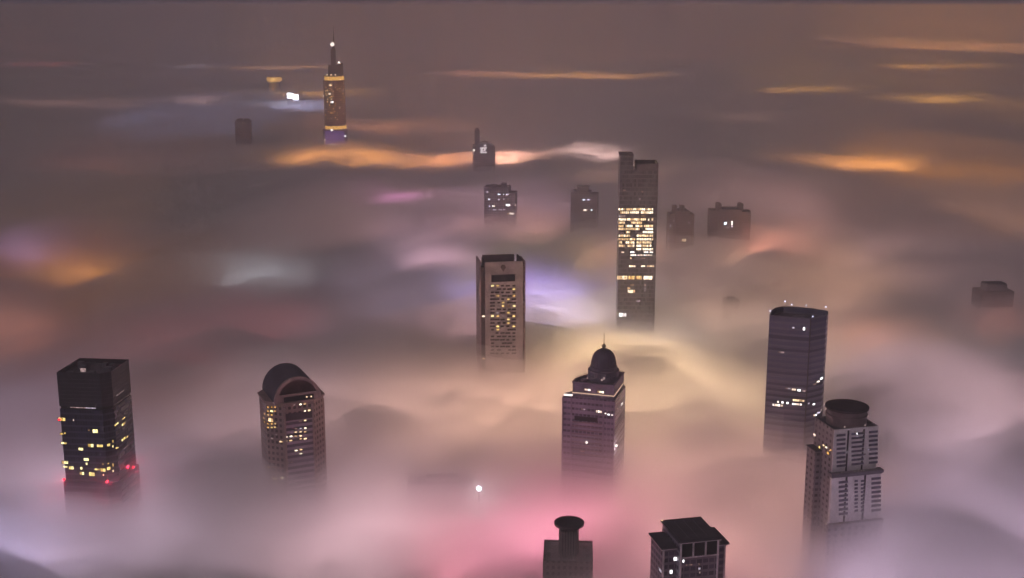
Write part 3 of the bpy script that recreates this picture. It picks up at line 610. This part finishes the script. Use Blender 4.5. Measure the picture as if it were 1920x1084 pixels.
zw = b.z(838, -14, 6); m = MB().box(-17.6, -13.55, -1, 9, 0, zw); b.part('side_wing', m, RL); b.part('side_wing_roof', MB().box(-17.9, -13.55, -1.3, 9.3, zw, zw + .5), ROOF)
BUMPS.append((b.x, b.y - 5, 60, 17)); dx, dy = .3, -.8; zc = b.z(760, dx, dy); zq = lambda py: b.z(py, dx, dy)
R0 = 11.9
ztp = zc
b.part('drum', MB().lathe(dx, dy, [(R0 - .9, zt - .8), (R0 - .9, zt + 3.0), (R0 - .45, zt + 3.2), (R0 - .45, zt + 4.9), (R0 - .9, zt + 5.1), (R0 - .9, ztp - 1.6)], 56), mat('drum_cladding', (.17, .13, .14), .45), smooth=True)
b.part('drum_roof', MB().lathe(dx, dy, [(R0 - 1.3, ztp - 1.6), (R0, ztp - 1.2), (R0, ztp - .1), (R0 - .5, ztp), (R0 - 1, ztp - .4), (.1, ztp - .3)], 56), mat('drum_roof_metal', (.05, .035, .045), .7), smooth=True)
b.walls = [(rect(-13.5, 13.5, -13, 9.5), 0, 300)]
b.windows(*zo, [(65, 318, 16, 18, 'white'), (65, 345, 9, 9, 'dim'), (100, 405, 10, 18, 'gold'), (130, 393, 13, 12, 'warm'), (148, 406, 14, 12, 'warm'), (160, 448, 16, 18, 'gold'), (180, 426, 10, 10, 'gold'), (135, 405, 8, 8, 'gold'), (172, 430, 8, 8, 'warm'),
  (362, 310, 12, 18, 'white'), (445, 420, 12, 12, 'cool'), (415, 455, 9, 8, 'dim'), (292, 440, 6, 20, 'dim'), (350, 300, 8, 8, 'dim'), (405, 300, 14, 6, 'dim')])
for x, pz in ((-9, 0), (-1, 0), (1.2, 0), (3, .1), (4.5, .4)): b.lamp(x, -15.8, zl + 1, .28, 'dim', 'ledge_lamp')
b.lamp(-17, -16.5, zl2 + .8, .75, 'dim', 'podium_lamp'); b.lamp(-9, -19, zl2 - 6, .6, 'dim', 'podium_lamp')
b.lamp(-6.5, -11.3, zt + .1, .5, 'dim', 'roof_lamp'); b.lamp(6, -11.5, zt + .1, .5, 'dim', 'roof_lamp')
# ================================================================== S disc-topped
b = Bld('disc_topped_tower', 'flat-roofed tower with a dark round disc on a fluted stem, in pink fog', 'tower', (1067, 1030), 203, -3)
SW = facade('olive_grey_wall', (.15, .13, .125), (.08, .07, .07), 3.6, 3, .5, .5); SD = mat('olive_grey_stone', (.20, .17, .175), .75); SK = mat('stem_recess', (.05, .042, .05), .8)
roofed(b, rect(-13.8, 12.8, -14, 12.5), 0, 202.6, SW, par=1.1, roofm=mat('pale_roof', (.26, .23, .235), .8))
zq = lambda py: b.z(py, 1, 0)
m = MB()
zD = zq(977)
for k in range(6): m.box(-4.6 + k * 1.45, -4.6 + k * 1.45 + .95, -8.6, -6.6, 201.4, zD - 3.2)
b.part('stem_flutes', m, SD); m = MB().box(-4.4, 3.8, -6.55, 5, 202.5, zD - 3.2); b.part('stem', m, SK)
b.part('stem_wing', MB().box(-5.6, -4.45, -3, 5, 201.5, zD - 6.5), SD); b.part('stem_wing', MB().box(3.85, 5.2, -3, 5, 201.5, zD - 4), SD)
b.part('disc', MB().lathe(-.1, -.5, [(4.6, zD - 4.4), (5.2, zD - 3.2), (8.0, zD - 1.7), (8.2, zD - .4), (7.7, zD), (7.2, zD - .5), (.1, zD - .4)], 48), mat('disc_metal', (.05, .042, .055), .55), smooth=True)
BUMPS.append((b.x, b.y - 30, 60, 9)); clutter(b, 7.5, 11, -9, 8, 201.5, 6, 4, 2.2, SD); clutter(b, -11.5, -9, -9, 8, 202.5, 7, 3, 1.8, SD)
# ================================================================== T pavilion roof
b = Bld('pavilion_roofed_tower', 'tower with three square openings under a wide dark overhanging roof', 'tower', (1275.5, 1015), 229, 13, (-10.3, -13))
TW = facade('slate_panel_wall', (.17, .145, .19), (.09, .075, .115), 3.6, 3.3, .6, .8); TP = mat('pale_pier', (.62, .56, .62), .65)
zt = 229
m = MB().box(-10.3, 10.3, -13, 13, 0, zt - 1); b.part('wall', m, TW); b.wall(rect(-10.3, 10.3, -13, 13), 0, zt)
m = MB().box(-11.1, 11.1, -14, 13.8, zt - .8, zt - .1); m.box(-10.2, 10.2, -13, 12.8, zt - .1, zt + .3); b.part('roof', m, ROOF)
m = MB().box(-11, 11, -13.9, -13.3, zt - 1.25, zt - .82); b.part('eaves_beam', m, TP)
zo1 = b.z(1015 + 26, 0, -13)
m = MB()
for x in (-10.3, -3.75, 2.9, 9.5): m.box(x, x + .8, -13.75, -13.02, zo1 - .7, zt - 1.3)
for x in (-10.3, 9.5): m.box(x, x + .8, -13.75, -13.02, 0, zo1 - .75)
b.part('pier', m, TP); b.part('sill_beam', MB().box(-10.4, 10.4, -13.9, -13.76, zo1 - .7, zo1), TP)
for x in (-9.4, -2.85, 3.8): b.part('opening', MB().box(x, x + 5.6, -13.3, -13.02, zo1 + .1, zt - 1.5), DARKGLASS)
zw = b.z(1026, -12, -9)
m = MB().box(-17.8, -10.35, -8.5, 9, 0, zw - .7); b.part('side_wing', m, TW); b.wall(rect(-17.8, -10.35, -8.5, 9), 0, zw)
b.part('side_wing_roof', MB().box(-18.9, -10.35, -9.8, 10, zw - .5, zw + .1), ROOF)
m = MB().box(-18.7, -10.4, -9.7, -9.2, zw - 1, zw - .52); m.box(-17.7, -16.9, -9.1, -8.52, 0, zw - 1.1); m.box(-18.7, -18.2, -9, 9.6, zw - 1, zw - .52); b.part('wing_pier', m, TP)
zw2 = b.z(1010, 13, -5)
m = MB().box(10.35, 15.6, -10, 8, 0, zw2 - .7); b.part('side_wing', m, TW); b.part('side_wing_roof', MB().box(10.35, 17, -11.4, 9, zw2 - .6, zw2), ROOF)
m = MB().box(14.6, 15.4, -10.7, -10.02, 0, zw2 - .8); m.box(10.6, 16.8, -11.2, -10.72, zw2 - 1.1, zw2 - .65); b.part('wing_pier', m, TP)
b.windows(980, 930, 4.571, [(1307, 538, 26, 34, 'white'), (1378, 557, 16, 26, 'white'), (1272, 650, 22, 34, 'white'), (1180, 633, 24, 28, 'dim'), (1515, 622, 20, 20, 'dim'), (1513, 585, 12, 12, 'dim'), (1440, 590, 22, 10, 'dim'), (1405, 592, 10, 10, 'dim'), (1518, 655, 10, 18, 'dim')])
b.lamp(-10.6, 12.8, zt - .2, .45, 'warm', 'roof_lamp')
m = MB()
for x in (-5, 0, 5): m.box(x - .1, x + .1, -11, 10, zt + .3, zt + .42)
b.part('roof_seams', m, ROOFM)
# ================================================================== lone lights above the fog
def floodlight(px, py, z, r, kind, label):
    x, y = un(px, py, z); o = bpy.data.objects.new('floodlight_mast', None); COL.objects.link(o); o.location = (x, y, 0); o['label'] = label; o['category'] = 'light'
    MB().lathe(0, 0, [(.3, 0), (.12, z - r)], 10).build('pole', STEEL, o)
    h = MB().ball(0, 0, z, r, 16).build('lamp', LIT[kind], o, smooth=True)
    MB().lathe(0, 0, [(r * .5, z - r * 1.2), (r * .7, z - r * .8)], 12).build('collar', STEEL, o); SITES.append((x, y)); BUMPS.append((x, y, 40, 7)); d = bpy.data.lights.new('lamp_light', 'POINT'); d.energy = 5000 * (r / 1.9) ** 2 * (.4 if kind == 'yellow' else 1); d.shadow_soft_size = 2; d.color = (1, .93, .95) if kind != 'yellow' else (1, .8, .5)
    q = bpy.data.objects.new('lamp_light', d); COL.objects.link(q); q.location = (0, -2.6, z + 1); q.parent = o; return o
floodlight(898, 916, 202, 1.5, 'flare', 'lone dazzling white floodlight at the fog surface beside the pink glow')
floodlight(1110, 421, 199, 1.9, 'yellow', 'small yellow light in the fog below the faint five-windowed block')

# ================================================================== ground
gm = bpy.data.meshes.new('ground'); gm.from_pydata([(-60000, -60000, 0), (60000, -60000, 0), (60000, 90000, 0), (-60000, 90000, 0)], [], [(0, 1, 2, 3)])
gm.materials.append(mat('asphalt', (.05, .05, .05), .9, scale=.001)); go = bpy.data.objects.new('ground', gm); COL.objects.link(go); go['kind'] = 'structure'
# ================================================================== fog sea: layers of even density whose tops roll like hills
def fog_height(x, y, s):
    wx = noise.noise(Vector((x * .0012, y * .0012, 5 + s))) * 180; wy = noise.noise(Vector((x * .0012, y * .0012, 15 + s))) * 180
    X = (x + wx) * .0021; Y = (y + wy) * .0017
    n1 = noise.noise(Vector((X, Y, s))); n2 = noise.noise(Vector((X * 1.9, Y * 1.9, s + 3))); n3 = noise.noise(Vector((X * 4.3 + n1, Y * 4.3, s + 7))); n4 = noise.noise(Vector((X * 10, Y * 10 + n2, s + 9)))
    small = (abs(n3) * 2 - .45) * 19 + (abs(n4) * 2 - .45) * 8
    h = n1 * 36 + (abs(n2) * 2 - .45) * 30       # rounded billows with creases between
    far = .85 / (1 + (max(0, y - 1000) / 1900) ** 2) + .15; h *= far; small *= far; k = 1
    if y < 5000:
        for sx, sy in SITES:
            d = (x - sx) ** 2 + (y - sy) ** 2
            if d < 40000: k = min(k, 1 - .85 * math.exp(-d / 3600))
    h = h * k + small * (.35 + .65 * k)
    for bx, by, br, bz in BUMPS:
        d = (x - bx) ** 2 + (y - by) ** 2
        if d < br * br * 6: h += bz * math.exp(-d / (br * br))
    return h
def fog_sheet(name, z0, s, bottom, dens, label):
    nx, ny = 260, 340
    k = math.asinh(40000 / 260); xs = [260 * math.sinh(k * (2 * i / nx - 1)) for i in range(nx + 1)]
    k0 = math.asinh(-1200 / 400); k1 = math.asinh(60000 / 400); ys = [400 + 400 * math.sinh(k0 + (k1 - k0) * j / ny) for j in range(ny + 1)]
    V = [(x, y, z0 + fog_height(x, y, s)) for y in ys for x in xs]; N_ = nx + 1
    F = [(j * N_ + i, j * N_ + i + 1, (j + 1) * N_ + i + 1, (j + 1) * N_ + i) for j in range(ny) for i in range(nx)]
    per = list(range(N_)) + [j * N_ + nx for j in range(1, ny + 1)] + [ny * N_ + i for i in range(nx - 1, -1, -1)] + [j * N_ for j in range(ny - 1, 0, -1)]
    b0 = len(V); V += [(V[p][0], V[p][1], bottom) for p in per]; L_ = len(per)
    F += [(per[(q + 1) % L_], per[q], b0 + q, b0 + (q + 1) % L_) for q in range(L_)] + [tuple(b0 + q for q in range(L_))[::-1]]
    me = bpy.data.meshes.new(name); me.from_pydata(V, [], F); me.update()
    m = bpy.data.materials.new(name + '_air'); m.use_nodes = True; t = m.node_tree; t.nodes.clear()
    o_ = t.nodes.new('ShaderNodeOutputMaterial'); v_ = t.nodes.new('ShaderNodeVolumePrincipled')
    v_.inputs['Density'].default_value = dens; v_.inputs['Color'].default_value = (.98, .98, .98, 1); t.links.new(v_.outputs[0], o_.inputs['Volume'])
    me.materials.append(m); o = bpy.data.objects.new(name, me); COL.objects.link(o); o['kind'] = 'stuff'
    o['label'] = label; return o
# ================================================================== the lit city under the fog
def city_glow(px, py, rx, ry, col, L, depth=50, n=1, seed=0, z=200, lc=None):
    """area lamps added below the fog to stand for city lighting, pointing up; n patches with a loose outline"""
    rnd = random.Random(seed + px * 7 + py)
    x, y = un(px, py, z); D = math.hypot(y, 290); mpp = D / FP; sx = 2 * rx * mpp; sy = 2 * ry * mpp * D / 290
    c = lc or lin(col); mx = max(c)
    for i in range(n):
        q = 1 if n == 1 else .62
        ox, oy = (0, 0) if n == 1 else (rnd.uniform(-.32, .32) * sx, rnd.uniform(-.32, .32) * sy)
        a, b_ = sx * q * rnd.uniform(.8, 1.15), sy * q * rnd.uniform(.8, 1.15)
        d = bpy.data.lights.new('city_glow', 'AREA'); d.shape = 'ELLIPSE'; d.size = a; d.size_y = b_; d.color = tuple(v / mx for v in c)
        d.energy = 4 * L / (1 if n == 1 else n * q * q) * math.pi * math.pi * a * b_ / 4
        o = bpy.data.objects.new('city_glow', d); COL.objects.link(o); o.location = (x + ox, y + oy, z - depth - rnd.uniform(0, 6)); o.rotation_euler = (math.pi, 0, R(rnd.uniform(-15, 15)))
BASE = []   # columns, rows of unseen broad lamps added to set the fog's overall colour
for py, hh in ((28, 14), (55, 16), (90, 22), (140, 30), (205, 38), (285, 46), (380, 55), (480, 62), (600, 75), (740, 85), (890, 95), (1050, 105)):
    for k in range(9): BASE.append((-40 + k * 250 + (60 if py in (55, 140, 285, 480, 740, 1050) else -60), py, 165, hh, 50))
G = [  # photo column, row, half width, half height, colour, brightness, depth, patches
(1030, 955, 165, 52, (255, 62, 85), 2.6, 45, 3),
(1045, 560, 75, 24, (205, 190, 255), 3.2, 42, 2),
(930, 505, 150, 20, (140, 105, 255), 1.2, 45, 3),
(700, 288, 200, 9, (255, 165, 85), 3, 50, 4),
(1060, 277, 85, 5, (255, 205, 195), 4, 42, 2),
(1640, 293, 170, 10, (255, 155, 70), 1.6, 55, 4),
(1520, 167, 110, 3.5, (255, 170, 75), 2.2, 55, 3),
(1790, 184, 120, 3.2, (255, 170, 75), 2.2, 55, 3),
(1780, 125, 130, 3, (255, 170, 75), 2.2, 55, 3),
(1100, 142, 170, 3.5, (255, 170, 85), 2.4, 50, 3),
(1370, 218, 110, 4, (255, 190, 170), 1, 50, 2),
(10, 447, 70, 11, (215, 170, 255), 2.4, 48, 2),
(90, 480, 150, 14, (255, 145, 75), 1.1, 50, 3),
(550, 200, 75, 4, (200, 200, 255), 2.4, 42, 2),
(555, 174, 120, 3.5, (255, 175, 80), 1.6, 45, 2),
(540, 128, 100, 3, (255, 175, 110), 1.6, 45, 2),
(365, 126, 25, 2, (220, 200, 220), 1.6, 40, 1),
(360, 190, 45, 2, (255, 200, 190), 1.6, 40, 1),
(385, 222, 130, 7, (200, 190, 240), .6, 50, 2),
(775, 358, 55, 8, (255, 120, 230), 1.2, 45, 2),
(490, 478, 80, 18, (190, 190, 200), .7, 50, 2),
(1465, 458, 40, 18, (255, 120, 100), .7, 48, 2),
(880, 455, 100, 12, (255, 190, 200), .7, 48, 2),
(880, 590, 40, 20, (255, 190, 190), .7, 48, 2),
(1880, 585, 70, 18, (255, 120, 100), .9, 50, 2),
(1640, 605, 70, 18, (255, 140, 110), .9, 50, 2),
(700, 958, 90, 14, (220, 190, 230), .9, 45, 2),
(40, 960, 100, 50, (200, 190, 255), .9, 50, 2),
(1200, 650, 110, 22, (255, 210, 150), .9, 50, 2),
(1870, 305, 90, 14, (255, 160, 90), .9, 50, 2),
(700, 232, 160, 5, (255, 160, 110), .9, 50, 3),
(1250, 105, 200, 3, (255, 150, 110), .9, 50, 3),
(880, 137, 120, 2.5, (255, 160, 120), .9, 50, 3),
(1650, 88, 220, 3, (255, 150, 80), .9, 50, 3),
(150, 190, 160, 5, (225, 165, 155), .9, 50, 3),
(60, 122, 90, 4, (255, 110, 110), .9, 50, 3),
(200, 305, 120, 5, (255, 140, 110), .9, 50, 3),
]
for px_, py_, r_, dz in ((1120, 662, 120, -19), (1100, 615, 70, 6), (1000, 295, 260, -6), (1640, 648, 60, 9), (1590, 640, 45, 6), (700, 470, 90, 8), (1380, 690, 50, 6)): BUMPS.append((*un(px_, py_, 195), r_, dz))
for g in G:          # the fog is thinner over the far bright districts
    if g[1] < 330:
        x_, y_ = un(g[0], g[1], 195); BUMPS.append((x_, y_, math.hypot(y_, 290) / FP * g[2], -4))
fog_sheet('fog', 191, 0, 1, .042, 'thick rolling sea of fog lit pink, orange and violet from the city below')
fog_sheet('mist', 201, .12, 2, .012, 'soft mist lying over the rolling fog surface')
fog_sheet('thin_mist', 212, .25, 3, .005, 'thinnest veil of mist above the fog')
FIT = [[0.0,0.0,0.0],[0.0,0.0,0.0],[0.0,0.0,0.0],[0.0,0.0,0.0],[0.0,0.0,0.0],[0.0,0.0,0.0],[0.0,0.0,0.0],[0.243,0.108,0.036],[0.608,0.219,0.073],[0.0,0.0,0.0],[0.0,0.0,0.0],[0.0,0.0,0.0],[0.0,0.0,0.0],[0.0,0.0,0.0],[0.0,0.0,0.0],[0.002,0.0,0.0],[0.0,0.0,0.0],[1.542,0.557,0.185],[0.0,0.0,0.0],[0.0,0.0,0.0],[0.0,0.0,0.0],[0.0,0.0,0.0],[0.0,0.0,0.0],[0.0,0.0,0.0],[0.0,0.0,0.0],[0.016,0.0,0.0],[5.699,2.16,0.647],[0.0,0.0,0.0],[0.0,0.0,0.0],[0.0,0.0,0.0],[0.0,0.0,0.0],[0.0,0.0,0.0],[0.0,0.0,0.0],[0.239,0.12,0.0],[0.254,0.084,0.0],[0.002,0.0,0.0],[0.0,0.0,0.0],[0.0,0.0,0.0],[0.146,0.154,0.317],[0.0,0.0,0.0],[0.0,0.0,0.0],[0.0,0.0,0.0],[0.0,0.0,0.0],[0.0,0.0,0.0],[0.444,0.172,0.0],[0.0,0.0,0.0],[0.086,0.026,0.022],[0.0,0.0,0.0],[0.0,0.0,0.0],[0.0,0.0,0.007],[0.005,0.0,0.006],[0.0,0.0,0.0],[0.445,0.145,0.0],[0.003,0.0,0.0],[0.0,0.0,0.0],[0.125,0.046,0.0],[0.0,0.0,0.022],[0.213,0.113,0.102],[0.641,0.339,0.437],[0.0,0.0,0.001],[0.93,0.457,0.426],[0.105,0.038,0.016],[0.391,0.173,0.09],[0.058,0.0,0.0],[0.132,0.041,0.0],[0.019,0.011,0.018],[0.259,0.19,0.273],[0.114,0.114,0.001],[0.887,0.497,0.393],[1.004,0.513,0.319],[0.441,0.238,0.24],[0.011,0.0,0.0],[0.536,0.188,0.125],[0.061,0.013,0.007],[0.196,0.057,0.065],[0.085,0.056,0.068],[0.0,0.0,0.0],[1.666,1.251,1.014],[0.523,0.331,0.234],[0.304,0.17,0.136],[0.07,0.075,0.083],[0.268,0.17,0.241],[0.078,0.023,0.01],[1.079,0.649,0.693],[1.882,1.055,0.851],[2.917,1.59,1.078],[5.367,3.478,2.065],[0.0,0.0,0.0],[3.749,2.325,2.568],[0.0,0.0,0.0],[0.002,0.0,0.0],[1.897,1.369,1.804],[0.484,0.345,0.428],[0.992,0.605,0.678],[0.988,0.47,0.511],[0.722,0.268,0.258],[4.62,2.361,2.011],[0.0,0.0,0.0],[1.988,1.356,1.804],[0.0,0.0,0.0],[0.0,0.0,0.0],[0.0,0.0,0.0],[0.0,0.0,0.0],[0.0,0.0,0.007],[1.973,0.871,0.979],[0.012,0.0,0.0],[3.671,2.591,3.641],[2.579,1.827,2.559],[2.634,0.127,0.259],[0.517,0.44,0.847],[0.586,0.344,1.924],[4.09,1.539,0.372],[3.478,2.123,1.902],[2.592,0.85,0.159],[3.867,1.555,0.265],[6.895,2.769,0.475],[6.379,2.563,0.437],[4.421,1.777,0.402],[0.531,0.27,0.2],[1.064,0.591,1.441],[1.867,0.514,0.109],[1.447,1.447,2.51],[2.386,1.023,0.191],[2.272,0.974,0.354],[1.603,1.294,1.605],[2.624,1.514,1.348],[0.0,0.0,0.0],[2.905,0.545,2.293],[1.224,1.219,1.362],[6.984,1.316,0.89],[1.006,0.534,0.665],[5.975,3.077,3.072],[3.488,0.662,0.446],[2.703,0.713,0.424],[0.0,0.0,0.0],[0.843,0.752,1.471],[9.236,5.952,2.815],[0.114,0.039,0.001],[0.995,0.35,0.155],[1.027,0.313,0.16],[1.559,0.548,0.293],[1.733,0.528,0.139],[0.62,0.31,0.27],[1.143,0.178,0.178],[0.846,0.222,0.132]]
TWEAK = {0: (.62, 3.6, 3.0), 2: (.8, .95, .5), 19: (.6, 1.0, .55), 12: (.36, .5, .5), 11: (.75, .8, .7), 20: (.7, .7, .7), 5: (.75, .85, 1), 6: (.85, .9, 1), 7: (.75, .85, 1), 21: (.5, .8, .8), 24: (.3, .5, .5), 25: (.6, .9, .9)}
k_ = 0
for i, g in enumerate(BASE):
    c_ = [v * (1.1 if g[1] > 590 else 1) for v in FIT[k_]]; k_ += 1; L_ = max(c_)
    if L_ > .03: city_glow(*g[:4], None, L_, g[4], 1, seed=i, lc=[v / L_ for v in c_])
for i, g in enumerate(G):
    c_ = FIT[k_]; k_ += 1; c_ = [v * q for v, q in zip(c_, TWEAK.get(i, (1, 1, 1)))]; L_ = max(c_)
    if L_ > .05: city_glow(*g[:4], None, L_, *g[6:], seed=i, lc=[v / L_ for v in c_])
for i, g in enumerate([(950, 287, 80, 8, (255, 180, 150), 6, 44, 2), (845, 291, 90, 7, (255, 160, 100), 4, 46, 2), (1045, 563, 75, 22, (225, 200, 255), 2.2, 42, 3), (1180, 330, 90, 10, (255, 190, 160), 1.5, 46, 2),
                       (985, 400, 110, 18, (255, 175, 150), 1., 48, 2), (1180, 455, 90, 14, (255, 175, 125), 1.1, 46, 2), (1170, 985, 150, 45, (255, 120, 135), .8, 50, 3), (860, 965, 110, 35, (255, 120, 135), .6, 50, 3)]): city_glow(*g, seed=50 + i)

# ================================================================== haze
hz = MB().box(-61000, 61000, -61000, 91000, -1.5, 500); me = None
hm = bpy.data.materials.new('haze_air'); hm.use_nodes = True; t = hm.node_tree; t.nodes.clear()
o_ = t.nodes.new('ShaderNodeOutputMaterial'); v_ = t.nodes.new('ShaderNodeVolumePrincipled')
v_.inputs['Density'].default_value = .00026; v_.inputs['Color'].default_value = (.97, .95, .97, 1); t.links.new(v_.outputs[0], o_.inputs['Volume'])
ho = hz.build('haze', hm); ho['kind'] = 'stuff'; ho['label'] = 'thin night haze in the air above the fog'
